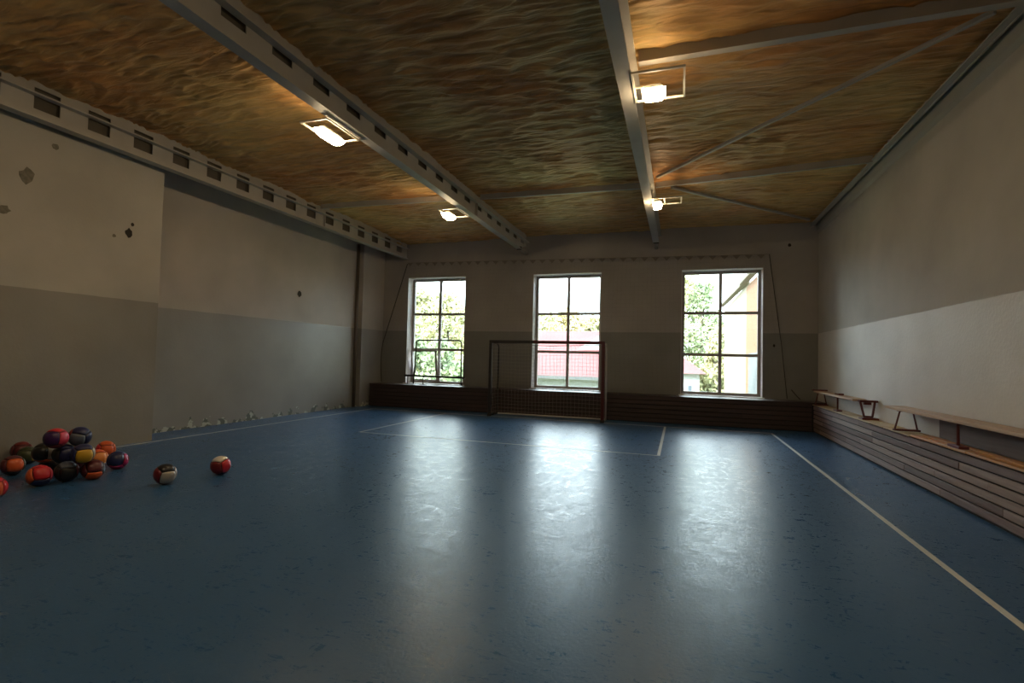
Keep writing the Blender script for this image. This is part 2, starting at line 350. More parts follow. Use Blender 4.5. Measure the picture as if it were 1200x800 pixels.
# ------------------------------------------------------------------ floor lines
def line(name, label, *b):
    m = MB(); m.box(*b, -.003, .0025); return tag(m.build(name, MLINE, origin=((b[0]+b[1])/2, (b[2]+b[3])/2, 0)), label, 'floor line')
YG = 13.0
line('court_line', 'long white sideline on the blue floor in front of the left wall', -8.53, -8.48, -4, YG+.025)
line('court_line', 'long white sideline on the blue floor parallel to the plank casing on the right', 1.985, 2.035, -4, YG+.025)
line('court_line', 'white goal line across the blue floor under the goal posts', -8.48, 1.985, YG-.025, YG+.025)
line('court_line', 'short white line forming the left side of the goal area', -6.165, -6.115, 8.946, YG-.025)
line('court_line', 'short white line forming the right side of the goal area', -.343, -.293, 8.946, YG-.025)
line('court_line', 'thin white front line of the goal area crossing the window reflections', -6.115, -.343, 8.928, 8.964)

# ------------------------------------------------------------------ roof beams
ZB, ZRAIL, ZT = 4.65, 4.97, 5.30
HOLES = [4.43+.667*k for k in range(-3, 15)]
def beam(label, xw, coped, loc_y0=-4.9, rail=.11, h0=4.79, h1=5.08):
    t = thing('steel_beam', label, 'beam', (xw, loc_y0, ZB), 'steel roof beams running towards the windows')
    yend = YW-.08 if not coped else YW-.2
    web = MB(); w = .006
    ys = [loc_y0]
    for h in HOLES:
        if h+.31 < yend-.05: ys += [h, h+.31]
    ys.append(yend)
    hs = .0
    web.box(xw-w, xw+w, loc_y0, yend-(.75 if coped else 0), ZB+.015, h0)
    if coped: web.prism([(yend-.75, ZB+.015), (yend-.65, ZB+.015), (yend, h0), (yend-.75, h0)], 'x', xw-w, xw+w)
    web.box(xw-w, xw+w, loc_y0, yend, h1, ZT)
    for i in range(0, len(ys), 2): web.box(xw-w, xw+w, ys[i], ys[i+1], h0, h1)
    web.build('web', MSTEEL, t)
    MB().box(xw-.06, xw-.05, loc_y0, yend-.75, ZB+.015, ZT).build('hole_shade_sheet', MREAR, t)  # dark sheet added behind the web so its holes read as shade
    ye = yend-.65 if coped else yend
    MB().box(xw-.08, xw+.08, loc_y0, ye, ZB, ZB+.015).build('bottom_flange', MSTEEL, t)
    MB().box(xw+w, xw+rail, loc_y0, yend, ZRAIL-.011, ZRAIL+.011).build('mid_rail', MSTEEL, t)
    for y in (10.35,):   # stiffener where the cross brace meets the beam
        MB().box(xw+w, xw+.07, y-.006, y+.006, ZB+.015, ZRAIL-.012).build('stiffener', MSTEEL, t)
    if coped:
        MB().box(xw-.07, xw+.07, ye, ye+.05, ZB-.02, ZB+.07).build('end_cap', MBLACK, t, bevel=.01, label='black end cap of the lower flange')
        MB().tube([(xw-.03, YW-.55, 4.70), (xw-.03, YW+.02, 4.70)], .055, 12).build('bracket', MCONC, t, smooth=True)
    return t
beam('perforated steel beam close against the top of the left wall', -8.35, False)
beam('perforated steel beam carrying two lamps, over the left half of the floor', -4.34, True, h0=4.87, h1=5.03)
beam('steel beam seen from straight below, between the central and right windows', -.62, True, h0=4.87, h1=5.03)
for x in (-6.0, -2.5):
    pass

# cross braces under the foam
def brace(label, A, B, wdt=.06, hgt=.12):
    A = Vector(A); B = Vector(B); mid = (A+B)/2; mid.z = A.z
    t = MB().bar(A, B, wdt, .012); up_ = Vector((0, 0, hgt/2)); t.bar(A+up_, B+up_, .012, hgt)
    return tag(t.build('ceiling_brace', MSTEEL, origin=mid), label, 'brace')
brace('thin steel cross brace between the left wall beam and the lamp beam', (-8.24, 10.12, 5.05), (-4.36, 10.32, 5.05), .05)
brace('thin steel cross brace between the lamp beam and the middle beam', (-4.22, 10.36, 5.05), (-.65, 10.5, 5.05), .05)
brace('thin steel cross brace from the middle beam to the right wall, farther one', (-.5, 10.5, 5.05), (3.08, 10.07, 5.05), .06)
brace('wide steel cross brace from the middle beam to the right wall, nearer one', (-.5, 6.0, 5.03), (3.08, 5.95, 5.03), .10, .16)
def diag(label, A, B):
    A = Vector(A); B = Vector(B)
    return tag(MB().bar(A, B, .055, .05).build('diagonal_brace', MSTEEL, origin=(A+B)/2, bevel=.006), label, 'brace')
diag('long diagonal steel tube crossing the bay between the two right braces', (-.45, 10.0, 5.08), (2.90, 6.12, 5.08))
diag('short diagonal steel tube running to the far right ceiling corner', (-.2, 10.75, 5.11), (2.95, 13.95, 5.11))

# ------------------------------------------------------------------ lamps
def lamp(label, x0, x1, y0, y1, z, lx, ly, lz, lw, ll, divider=None):
    """frame rectangle x0..x1,y0..y1 at height z; lamp body centre lx,ly,lz width lw (x) length ll (y)"""
    t = thing('ceiling_lamp', label, 'lamp', ((x0+x1)/2, (y0+y1)/2, z), 'ceiling floodlights in rectangular wire frames')
    f = MB(); w = .022
    f.box(x0, x1, y0, y0+w, z, z+w).box(x0, x1, y1-w, y1, z, z+w).box(x0, x0+w, y0+w, y1-w, z, z+w).box(x1-w, x1, y0+w, y1-w, z, z+w)
    if divider: f.box(divider, divider+w, y0+w, y1-w, z, z+w)
    f.build('frame', MLAMPH, t)
    hb = MB(); a, b = lw/2, ll/2   # tapered reflector housing
    i = [(lx-a*.55, ly-b*.7, lz+.09), (lx+a*.55, ly-b*.7, lz+.09), (lx+a*.55, ly+b*.7, lz+.09), (lx-a*.55, ly+b*.7, lz+.09),
         (lx-a, ly-b, lz+.012), (lx+a, ly-b, lz+.012), (lx+a, ly+b, lz+.012), (lx-a, ly+b, lz+.012)]
    hb.v = i; hb.f = [(0, 1, 2, 3), (4, 7, 6, 5), (0, 4, 5, 1), (1, 5, 6, 2), (2, 6, 7, 3), (3, 7, 4, 0)]
    hb.build('housing', MLAMPH, t)
    # bowed glass cover that gives the light
    g = MB(); nu, nv = 8, 12
    for u in range(nu+1):
        for v in range(nv+1):
            s, q = u/nu*2-1, v/nv*2-1
            g.v.append((lx+s*a, ly+q*b, lz+.035-.085*(1-s**8)*(1-q**8)))
    for u in range(nu):
        for v in range(nv): k = u*(nv+1)+v; g.f.append((k, k+1, k+nv+2, k+nv+1))
    g.build('lamp_cover', MLAMP, t, smooth=True)
    MB().box(lx-.01, lx+.01, ly-.01, ly+.01, lz+.085, max(z, lz+.1)+.02).bar((lx, ly, max(z, lz+.1)+.01), (x0 if abs(lx-x0) < abs(lx-x1) else x1, ly, max(z, lz+.1)+.01), .02, .02).build('bracket', MLAMPH, t)
lamp('long glowing lamp in a wire frame on the left lamp beam, nearer one', -4.84, -4.40, 5.46, 6.16, 4.62, -4.68, 5.88, 4.585, .15, .50)
lamp('glowing lamp in a wire frame on the left lamp beam, farther one', -4.84, -4.40, 9.55, 10.2, 4.62, -4.76, 9.92, 4.575, .19, .36)
lamp('glowing lamp right of the middle beam, nearer one below the wide brace', -.54, .02, 5.5, 6.15, 4.64, -.32, 5.93, 4.60, .26, .20)
lamp('glowing lamp right of the middle beam, farther one', -.54, .0, 9.98, 10.4, 4.66, -.45, 10.12, 4.56, .17, .26, -.33)

for lab, x, y in (('added ceiling floodlight on the lamp beam above the viewpoint, out of the frame', -4.62, 1.8), ('added ceiling floodlight on the middle beam above the viewpoint, out of the frame', -.30, 1.8)):  # unseen lamps added above the viewpoint to brighten the room
    lamp(lab, x-.22, x+.24, y-.35, y+.3, 4.62, x-.04, y, 4.585, .16, .5)

# ------------------------------------------------------------------ plank-clad radiator casings
def rows_of_planks(parent, z0, pitch, n, a, b, mats, axis, front, seed, th=.024, gap=.021, lens=(2.2, 3.4)):
    rs = random.Random(seed)
    for r in range(n):
        p = a+0; first = True
        while p < b-.05:
            L = rs.uniform(*lens)*(rs.uniform(.3, 1) if first else 1); first = False
            q = min(p+L, b)
            if b-q < .5: q = b
            off = rs.uniform(-.003, .003); m = rs.choice(mats); z = z0+r*pitch
            mb = MB()
            if axis == 'y': mb.box(front+off, front+off+th, p+.002, q-.002, z, z+pitch-gap); c = (front+th/2, (p+q)/2, z)
            else: mb.box(p+.002, q-.002, front+off, front+off+th, z, z+pitch-gap); c = ((p+q)/2, front+th/2, z)
            mb.build('plank', m, parent, bevel=.003, origin=c)
            p = q
rc = thing('radiator_casing', 'low mauve-brown plank casing with pale top along the right wall', 'radiator casing', (3.1, 5, 0))
rows_of_planks(rc, .035, .1, 6, 1.0, YB-.02, MPLANK, 'y', 3.0, 4)
MB().box(3.03, XR-.004, 1.0, YB-.03, 0, .625).build('body', MDARK, rc)
MB().box(2.975, XR-.004, 9.3, YB-.026, .636, .654).build('top_board', MPLY, rc, bevel=.003, label='pale plywood top')
MB().box(2.975, XR-.004, 8.35, 9.28, .632, .650).build('top_board', MPLY, rc, bevel=.003, label='pale plywood top')
rs = random.Random(5); p = 1.0
while p < 8.3:
    q = min(p+rs.uniform(1.4, 2.2), 8.33); MB().box(2.985+rs.uniform(-.010, .010), 3.07, p, q-.004, .636, .660).build('top_slat', MORANGE, rc, bevel=.004, label='orange pine top slat')
    MB().box(3.125, 3.235, p, q-.004, .636, .662).build('top_slat', MORANGE, rc, bevel=.004, label='orange pine top slat'); p = q
fc = thing('radiator_casing', 'low near-black brown plank casing running under the three windows', 'radiator casing', (-3, 14, 0))
rows_of_planks(fc, .02, .113, 6, -9.1, 2.97, MDARKP, 'x', YB, 8)
MB().box(-9.1, XR-.004, YB+.025, YW-.004, 0, .675).build('body', MDARK, fc)
MB().box(-9.1, XR-.004, YB-.02, YW-.11, .676, .697).build('top_board', MDARKP[1], fc, bevel=.003)
tag(MB().box(3.24, 3.262, 4.5, 8.15, .664, .93).build('backboard', MBROWNB, origin=(3.25, 6, .66), bevel=.003), 'mauve-brown board standing against the right wall behind the near bench', 'board')

# ------------------------------------------------------------------ benches
def bench(label, y0, y1, x0, x1, zt, zb, legs, posts=()):
    t = thing('gym_bench', label, 'bench', ((x0+x1)/2, (y0+y1)/2, zb), 'wooden benches on the right casing')
    MB().box(x0, x1, y0, y1, zt-.042, zt).build('seat', MSEAT, t, bevel=.006)
    for y in legs:
        g = MB(); xa, xb = x0+.02, x1-.02
        g.tube([(xa-.03, y, zb+.02), (xa+.03, y, zt-.055), (xb-.03, y, zt-.055), (xb+.02, y, zb+.02)], .0125, 8)
        g.build('leg', MREDM, t)
        MB().box(x0-.03, x1+.03, y-.035, y+.035, zb+.002, zb+.028).build('foot', MREDM, t, bevel=.004)
        MB().box(x0+.03, x1-.03, y-.05, y+.05, zt-.056, zt-.043).build('leg_plate', MREDM, t)
    for y in posts:
        xm = (x0+x1)/2-.04
        MB().tube([(xm, y, zb+.02), (xm, y, zt-.045)], .016, 8).build('leg', MREDM, t)
        MB().box(xm-.05, xm+.05, y-.13, y+.13, zb+.002, zb+.03).build('foot', MREDM, t, bevel=.004)
        MB().box(xm-.06, xm+.06, y-.12, y+.02, zt-.060, zt-.043).build('leg_plate', MREDM, t)
    return t
bench('long wooden bench with thin maroon legs, nearer one on the right casing', 4.4, 9.15, 2.95, 3.21, .995, .662, (8.72, 5.2), (7.2,))
b2 = bench('wooden bench with maroon legs in the far right corner, farther one on the casing', 10.75, 13.6, 2.98, 3.2, .985, .654, (13.4,), (11.95,))
# the inverted trapezoid stand beside it
st = thing('bench_stand', 'maroon trapezoid stand, wide at the top, between the two benches', 'stand', (3.14, 10.45, .654))
MB().box(2.985, 3.262, 10.38, 10.5, .95, .985).build('top_rail', MREDM, st, bevel=.004)
tr = MB()
for A, B in (((3.01, 10.44, .95), (3.065, 10.44, .70)), ((3.225, 10.44, .95), (3.19, 10.44, .70)), ((3.055, 10.44, .70), (3.20, 10.44, .70))): tr.bar(A, B, .03, .03, (0, 1, 0))
tr.build('trapezoid_frame', MREDM, st)
MB().box(3.06, 3.17, 10.41, 10.47, .905, .945).build('handle_block', MREDM, st)
MB().box(3.0, 3.25, 10.3, 10.5, .6545, .684).build('base', MREDM, st, bevel=.004)
tag(MB().box(3.03, 3.12, 11.8, 11.88, .986, 1.02).tube([(3.02, 11.84, 1.0), (2.97, 11.84, 1.015)], .012, 8).build('clamp', MREDM, origin=(3.08, 11.84, .986)), 'small dark clamp lying on the farther bench', 'clamp')
tag(MB().box(2.93, 3.24, 13.46, 13.56, .986, 1.015).build('wood_block', MREDM, bevel=.004, origin=(3.08, 13.5, .986)), 'dark red board across the corner end of the farther bench', 'board')

# ------------------------------------------------------------------ goal
GX0, GX1, GH = -4.866, -1.835, 1.97
g = thing('handball_goal', 'dark tubular goal with net standing on the goal line before the middle window', 'goal', ((GX0+GX1)/2, YG, 0))
r = .04
MB().box(GX0-r, GX0+r, YG-r, YG+r, .07, GH).build('post', MGOAL, g, bevel=.006)
MB().box(GX1-r, GX1+r, YG-r, YG+r, .07, GH).build('post', MGOALR, g, bevel=.006, label='goal post with window bloom painted dark red')
MB().box(GX0-r, GX0+1.2, YG-r, YG+r, GH, GH+2*r).build('crossbar', MGOAL, g, bevel=.006)
MB().box(GX0+1.2, GX1+r, YG-r, YG+r, GH, GH+2*r).build('crossbar', MGOALR, g, bevel=.006, label='crossbar half with window bloom painted dark red')
for x in (GX0, GX1): MB().box(x-.05, x+.05, YG-.05, YG+.05, 0, .07).build('foot', MGOAL, g, bevel=.008)
YR = YG+.62
for x, m in ((GX0, MGOAL), (GX1, MGALV)):
    MB().tube([(x, YR, .02), (x, YR, GH-.12), (x, YR-.05, GH-.03), (x, YR-.14, GH+.02), (x, YG+r, GH+.03)], .024, 10).build('rear_support', m, g, smooth=True)
    MB().tube([(x, YR, .02), (x, YG+.05, .02)], .02, 10).build('base_tube', m, g, smooth=True)
MB().tube([(GX0, YR, .022), (GX1, YR, .022)], .02, 10).build('rear_bar', MGALV, g, smooth=True)
nt = MB(); cr = .0026
def cord(mb, pts, rr=cr): mb.tube(pts, rr, 3)
nx = 30
for k in range(nx+1):
    x = GX0+.03+(GX1-GX0-.06)*k/nx
    sag = .05*math.sin(k*1.3)
    cord(nt, [(x, YG+r, GH+.0), (x, YR-.12, GH-.05-.02*abs(sag)*10), (x+sag*.3, YR-.07+sag*.4, 1.2), (x-sag*.2, YR-.04, .5), (x, YR-.03, .06)])
for k in range(1, 20):
    z = k*.098
    pts = [(GX0+.02, YG+.05, z), (GX0+.02, YR-.05, z)]
    pts += [(GX0+(GX1-GX0)*j/24, YR-.06+.015*math.sin(j*1.3+k), z-.02*math.sin(j*.26)*(1 if k > 3 else .3)) for j in range(1, 24)]
    pts += [(GX1-.02, YR-.05, z), (GX1-.02, YG+.05, z)]
    cord(nt, pts)
for k in range(1, 6):
    y = YG+.1*k
    for x in (GX0+.02, GX1-.02): cord(nt, [(x, y, .05), (x, y, GH)])
    cord(nt, [(GX0, y, GH-.01), ((GX0+GX1)/2, y, GH-.05), (GX1, y, GH-.01)])
nt.build('net', MNET, g, kind='stuff')

# ------------------------------------------------------------------ metal frame leaning at the left window
mf = thing('metal_frame', 'black tube frame with rounded corners standing before the left window', 'frame', (-6.9, 14.05, .7))
def arc(cx, cz, R, a0, a1, y, n=5): return [(cx+R*math.cos(a0+(a1-a0)*i/n), y, cz+R*math.sin(a0+(a1-a0)*i/n)) for i in range(n+1)]
yF = 14.05; xa, xb, zt_ = -7.72, -6.2, 2.06; R_ = .1
MB().tube([(xa-.06, yF, .72), (xa, yF, 1.6)]+arc(xa+R_, zt_-R_, R_, math.pi, math.pi/2, yF)+arc(xb-R_, zt_-R_, R_, math.pi/2, 0, yF)+[(xb, yF, 1.5), (xb+.02, yF, .72)], .022, 8).build('tube_frame', MBLACK, mf, smooth=True)
MB().tube([(-8.05, yF-.05, .965), (-6.05, yF-.05, .955)], .032, 10).build('lower_bar', MBLACK, mf, smooth=True)
for x in (-7.95, -7.42, -6.12): MB().tube([(x, yF-.05, .705), (x, yF-.05, .95)], .012, 8).build('leg', MBLACK, mf)
MB().box(-7.52, -7.34, yF-.1, yF, .698, .712).build('foot', MBLACK, mf)

# ------------------------------------------------------------------ protective net on the far wall
pn = thing('safety_net', 'faint dark safety net hung on a cable before the window wall', 'net', (-3, 14.3, .7))
YN = 14.38; ztop = lambda x: 4.53-.014*(x+8.3)
def xl(z): return -8.30-(4.5-z)*.32 if z > 1.9 else -9.13-.03*math.sin((1.9-z)*3)
def xr(z): return 2.14+(4.4-z)*.125 if z > 2.2 else 2.42+.1*(2.2-z)
MB().tube([(xl(z)if z < 4.5 else -8.3, YN, z) for z in np.linspace(4.5, .72, 16)], .012, 6).build('edge_rope', MNETD, pn)
MB().tube([(xr(z), YN, z) for z in np.linspace(4.38, .72, 14)], .010, 6).build('edge_rope', MNETD, pn)
MB().tube([(-8.3+10.44*k/30, YN, ztop(-8.3+10.44*k/30)) for k in range(31)], .006, 6).build('top_cable', MGATH, pn)
gm = MB(); k = 0; x = -8.2
while x < 2.1:
    zt_ = ztop(x)-.004; w = .10
    gm.v += [(x-w, YN-.005, zt_), (x+w, YN-.005, zt_), (x, YN+.02, zt_), (x, YN-.005, zt_-.11)]; i = len(gm.v)-4
    gm.f += [(i, i+1, i+3), (i+1, i+2, i+3), (i+2, i, i+3), (i, i+2, i+1)]; x += .29
gm.build('net_gathers', MGATH, pn, kind='stuff')
nm = MB()
for kx in range(95):
    s = kx/94; pts = []
    for z in (4.45, 3.2, 2.1, .75): a_, b_ = xl(min(z, 4.49)), xr(z); pts.append((a_+(b_-a_)*s, YN+.01*math.sin(kx), min(z, ztop(-8.3+10.4*s))))
    nm.tube(pts, .0005, 3)
for kz in range(32):
    z = .8+kz*.118; nm.tube([(xl(z)+(xr(z)-xl(z))*j/6, YN, min(z, 4.4)) for j in range(7)], .0005, 3)
nm.build('mesh', MNETD, pn, kind='stuff')
tag(MB().tube([(2.66, YN, .95), (2.78, YN-.01, .80), (2.86, YN-.02, .71)], .012, 6).build('rope_end', MNETD, origin=(2.8, YN, .7)), 'loose dark rope end on the wall near the far right corner', 'rope')

# ------------------------------------------------------------------ balls
PC = dict(navy=(.012, .016, .075), black=(.012, .011, .012), grey=(.40, .38, .35), white=(.62, .58, .52), red=(.52, .02, .03), dred=(.16, .012, .014),
          orange=(.62, .10, .02), peach=(.72, .24, .05), yellow=(.55, .32, .02), pink=(.55, .05, .10), purple=(.045, .012, .085), green=(.05, .06, .025),
          slate=(.10, .12, .16), maroon=(.10, .015, .02), blue=(.02, .04, .16), magenta=(.35, .01, .09))
PM = {k: mat('ball_panel_'+k, v, .38, bump=((220, 220, 220), .15, .001)) for k, v in PC.items()}
MCORE = mat('ball_seam', (.012, .011, .012), .6)
BR = .118
def panel_mesh():
    n = 8; mb = MB()
    for lay in (1.0, .955):
        for i in range(n+1):
            for j in range(n+1):
                a_ = (i/n*2-1)*math.pi/4*.955; b_ = (j/n*2-1)*math.pi/4*.955
                v = Vector((math.tan(a_), math.tan(b_), 1)).normalized()
                e = max(abs(i/n*2-1), abs(j/n*2-1)); mb.v.append(tuple(v*BR*lay*(1-.012*(e**8))))
    N1 = (n+1)**2
    for i in range(n):
        for j in range(n):
            k = i*(n+1)+j; mb.f.append((k, k+n+1, k+n+2, k+1)); mb.f.append((N1+k, N1+k+1, N1+k+n+2, N1+k+n+1))
    rim = [i*(n+1) for i in range(n+1)]+[n*(n+1)+j for j in range(1, n+1)]+[i*(n+1)+n for i in range(n-1, -1, -1)]+[j for j in range(n-1, 0, -1)]
    for a_, b_ in zip(rim, rim[1:]+rim[:1]): mb.f.append((a_, b_, N1+b_, N1+a_))
    return mb
PANEL = panel_mesh(); _pm = {}
def pmesh(c):
    if c not in _pm:
        o = PANEL.build('panel', PM[c], smooth=True); _pm[c] = o.data; bpy.data.objects.remove(o)
    return _pm[c]
bmc = bmesh.new(); bmesh.ops.create_uvsphere(bmc, u_segments=24, v_segments=16, radius=BR*.965); CORE = bpy.data.meshes.new('ball_core'); bmc.to_mesh(CORE); bmc.free()
CORE.polygons.foreach_set('use_smooth', [True]*len(CORE.polygons)); CORE.materials.append(MCORE)
FACES = [((0, -1, 0)), ((1, 0, 0)), ((-1, 0, 0)), ((0, 0, 1)), ((0, 1, 0)), ((0, 0, -1))]   # front, right, left, top, back, bottom
def ball(label, pos, cols, rot=(0, 0, 0), group='balls piled against the left wall', s=1.0):
    t = thing('ball', label, 'ball', (pos[0], pos[1], pos[2]), group)
    az = math.atan2(-pos[0], pos[1])
    Rm = Matrix.Rotation(az+math.radians(rot[2]), 4, 'Z') @ Matrix.Rotation(math.radians(rot[0]), 4, 'X') @ Matrix.Rotation(math.radians(rot[1]), 4, 'Y')
    t.rotation_euler = Rm.to_euler(); t.scale = (s, s, s)
    c = bpy.data.objects.new('core', CORE); COL.objects.link(c); c.parent = t
    for d, colr in zip(FACES, cols):
        p = bpy.data.objects.new('panel', pmesh(colr)); COL.objects.link(p); p.parent = t
        p.rotation_euler = Vector(d).to_track_quat('Z', 'Y').to_euler()
        p['label'] = {'dred': 'dark red', 'slate': 'slate grey'}.get(colr, colr)+' ball panel'
CP = Vector((0, 0, CAM_H))
def at(px, py, z):   # where the view ray through a photo point meets height z
    v = fwd+r2*((px-600)/599.53)-u2*((py-400)/599.53); return CP+v*((z-CAM_H)/v.z)
ball('grey black and dark red ball lying alone, nearer one', at(193.5, 555, BR), ('grey', 'white', 'dred', 'black', 'black', 'maroon'), (22, 0, 22), 'two balls lying apart on the floor')
ball('red white and navy ball lying alone, farther one beyond the grey ball', at(258.5, 545, BR), ('dred', 'red', 'black', 'white', 'navy', 'navy'), (12, 0, -38), 'two balls lying apart on the floor')
PILE = [
 ('red-orange ball at the left picture edge, lowest of the pile', (-9, 572), BR, ('orange', 'red', 'navy', 'red', 'navy', 'navy'), (0, 0, 0)),
 ('red, orange and navy ball in front of the pile', (46, 557), BR, ('red', 'pink', 'orange', 'red', 'navy', 'navy'), (-28, 0, 18)),
 ('dark navy ball with slate panel, front middle of the pile', (78, 552), BR, ('black', 'maroon', 'black', 'slate', 'navy', 'black'), (15, 0, 10)),
 ('maroon ball with orange lower panel, front right of the pile', (108, 550), BR, ('maroon', 'slate', 'maroon', 'maroon', 'navy', 'orange'), (-38, 0, 12)),
 ('navy ball with magenta lower side, rightmost of the pile', (138, 539), BR, ('navy', 'magenta', 'navy', 'blue', 'navy', 'magenta'), (-18, 0, -12)),
 ('maroon ball with an orange front panel, far left of the pile', (15, 545), BR, ('orange', 'green', 'maroon', 'maroon', 'navy', 'black'), (-8, 0, 15)),
 ('dark green and yellow ball beside the maroon one at left', (32, 533), BR, ('green', 'yellow', 'black', 'green', 'navy', 'black'), (0, 0, -25)),
 ('orange-red ball at the right end behind the peach one', (124, 526), BR, ('orange', 'orange', 'red', 'orange', 'navy', 'dred'), (10, 0, 10)),
 ('peach-orange ball tucked behind the maroon and navy balls', (114, 537), BR, ('peach', 'peach', 'black', 'orange', 'navy', 'maroon'), (-5, 0, 20)),
 ('dark navy and yellow ball in the second row of the pile', (98, 533), BR*2.6, ('yellow', 'grey', 'navy', 'navy', 'navy', 'maroon'), (12, 0, 10)),
 ('black ball with brown-grey right side, second row of the pile', (52, 530), BR*2.6, ('black', 'grey', 'green', 'black', 'navy', 'orange'), (0, 0, -30)),
 ('near-black ball in the middle of the pile', (76, 531), BR*2.6, ('navy', 'black', 'black', 'navy', 'navy', 'black'), (0, 0, 20)),
 ('purple and red ball on top of the pile', (66, 514), BR*4.2, ('purple', 'pink', 'navy', 'red', 'navy', 'maroon'), (-6, 0, -30)),
 ('navy and slate ball with a white patch on top of the pile, right one', (93, 512), BR*4.1, ('slate', 'navy', 'dred', 'navy', 'dred', 'navy'), (20, 15, -20)),
 ('black ball low in the pile behind the red and orange front ball', (60, 545), BR, ('black', 'navy', 'black', 'navy', 'navy', 'black'), (0, 0, 0)),
 ('dark ball low in the pile behind the maroon front ball', (92, 542), BR, ('maroon', 'navy', 'black', 'dred', 'navy', 'black'), (0, 0, 30)),
 ('dark maroon ball at the back of the pile by the wall', (26, 528), BR*1.3, ('maroon', 'dred', 'maroon', 'dred', 'navy', 'black'), (0, 0, 0)),
]
pos = []
for lab, (px, py), z, cols, rot in PILE:
    pos.append(at(px, py, z))
pos = [Vector(p) for p in pos]
anchors = [Vector(p) for p in pos]
for it in range(400):    # settle: push overlapping balls apart, keep them off wall and floor
    for i in range(len(pos)):
        pos[i] += (anchors[i]-pos[i])*.02
    for i in range(len(pos)):
        for j in range(i+1, len(pos)):
            d = pos[j]-pos[i]; l = d.length
            if l < 2*BR:
                n_ = d/max(l, 1e-5); pos[i] -= n_*(2*BR-l)*.5; pos[j] += n_*(2*BR-l)*.5
    for p in pos:
        p.z = max(p.z, BR); p.x = max(p.x, XN+BR+.01)
for (lab, _, _, cols, rot), p in zip(PILE, pos): ball(lab, p, cols, rot)

# ------------------------------------------------------------------ outdoors
MGROUND = mat('grass_ground', (.16, .20, .07), .9, noise=((.4, .4, .4), .8, (.26, .24, .12)))
MROOF = mat('red_roof_sheet', (.125, .030, .030), .6, noise=((.3, .6, .6), .6, (.16, .048, .046)))
MWHITEW = mat('white_render', (.33, .35, .35), .8)
MCREAM = mat('cream_render', (.24, .21, .15), .8)
MORNG = mat('orange_render', (.17, .078, .032), .8)
MGREYW = mat('grey_render', (.105, .112, .115), .8, noise=((1.2, 1.2, 1.2), .6, (.08, .088, .095)))
MGLD = mat('dark_window_glass', (.06, .08, .11), .2)
MBARK = mat('bark', (.10, .085, .06), .9)
GZ = -3.2
struct(MB().box(-140, 140, 15.4, 200, GZ-.3, GZ), 'ground', MGROUND)
# big red-roofed building
hb = thing('house', 'long white building with a big red roof seen through the middle window', 'building', (-9, 42, GZ))
MB().box(-20, -2.7, 40.5, 50, GZ, .2).build('wall', MWHITEW, hb)
rf = MB(); rf.v = [(-21, 39.6, .32), (-2.3, 39.6, .32), (-2.3, 51, .32), (-21, 51, .32), (-21, 45.3, 4.15), (-2.3, 45.3, 4.15), (-21, 39.6, .17), (-2.3, 39.6, .17), (-2.3, 51, .17), (-21, 51, .17)]
rf.f = [(0, 1, 5, 4), (2, 3, 4, 5), (1, 2, 5), (3, 0, 4), (0, 6, 7, 1), (1, 7, 8, 2), (2, 8, 9, 3), (3, 9, 6, 0), (6, 9, 8, 7)]
rf.build('roof', MROOF, hb)
MB().box(-21, -2.3, 39.45, 39.6, .05, .30).build('gutter', MGREYW, hb)
# projecting white gable on it
MB().prism([(-8.5, 2.3), (-5.4, 4.35), (-2.6, 2.3)], 'y', 42.8, 45.2).build('gable', MWHITEW, hb, label='pale gable rising from the red roof')
for k in range(5):
    x = -17+k*3.3; w = MB().box(x, x+1.1, 40.42, 40.5, -2.2, -1.0).build('window', MWHITEW, hb); MB().box(x+.1, x+1.0, 40.38, 40.42, -2.1, -1.1).build('pane', MGLD, w)
# small house in the right window
sh = thing('house', 'small pale blue house with a red hipped roof seen through the right window', 'building', (-.2, 38, GZ))
MB().box(-1.6, 1.25, 36, 42, GZ, .85).build('wall', MWHITEW, sh)
rf = MB(); rf.v = [(-2.1, 35.5, .85), (1.7, 35.5, .85), (1.7, 42.5, .85), (-2.1, 42.5, .85), (-.5, 39, 2.2), (-.1, 39, 2.2)]
rf.f = [(0, 1, 5, 4), (1, 2, 5), (2, 3, 4, 5), (3, 0, 4), (0, 3, 2, 1)]; rf.build('roof', MROOF, sh)
for x in (-.62, -.06, .5): w = MB().box(x, x+.3, 35.95, 36.0, -.75, .1).build('window', MWHITEW, sh); MB().box(x+.04, x+.26, 35.93, 35.95, -.7, .05).build('pane', MGLD, w)
# wing of the sports hall on the right
wg = thing('building_wing', 'cream building wing with orange and grey strips right outside the right window', 'building', (4, 27, GZ))
MB().box(2.75, 8, 23.2, 36, GZ, 5.05).build('wall', MCREAM, wg)
MB().box(2.60, 8, 19.2, 23.2, 2.0, 4.75).box(2.60, 8, 22.4, 23.2, GZ, 2.0).build('orange_strip', MORNG, wg, label='orange rendered wall')
MB().box(2.60, 8, 19.2, 22.4, GZ, 2.0).build('grey_annex', MGREYW, wg, label='grey rendered wall')
MB().bar((2.45, 19.0, 4.82), (2.45, 23.4, 4.92), .25, .10).bar((2.6, 23.4, 5.0), (2.6, 36.2, 5.35), .25, .10).build('roof_edge', MBARK, wg, label='dark roof edge')

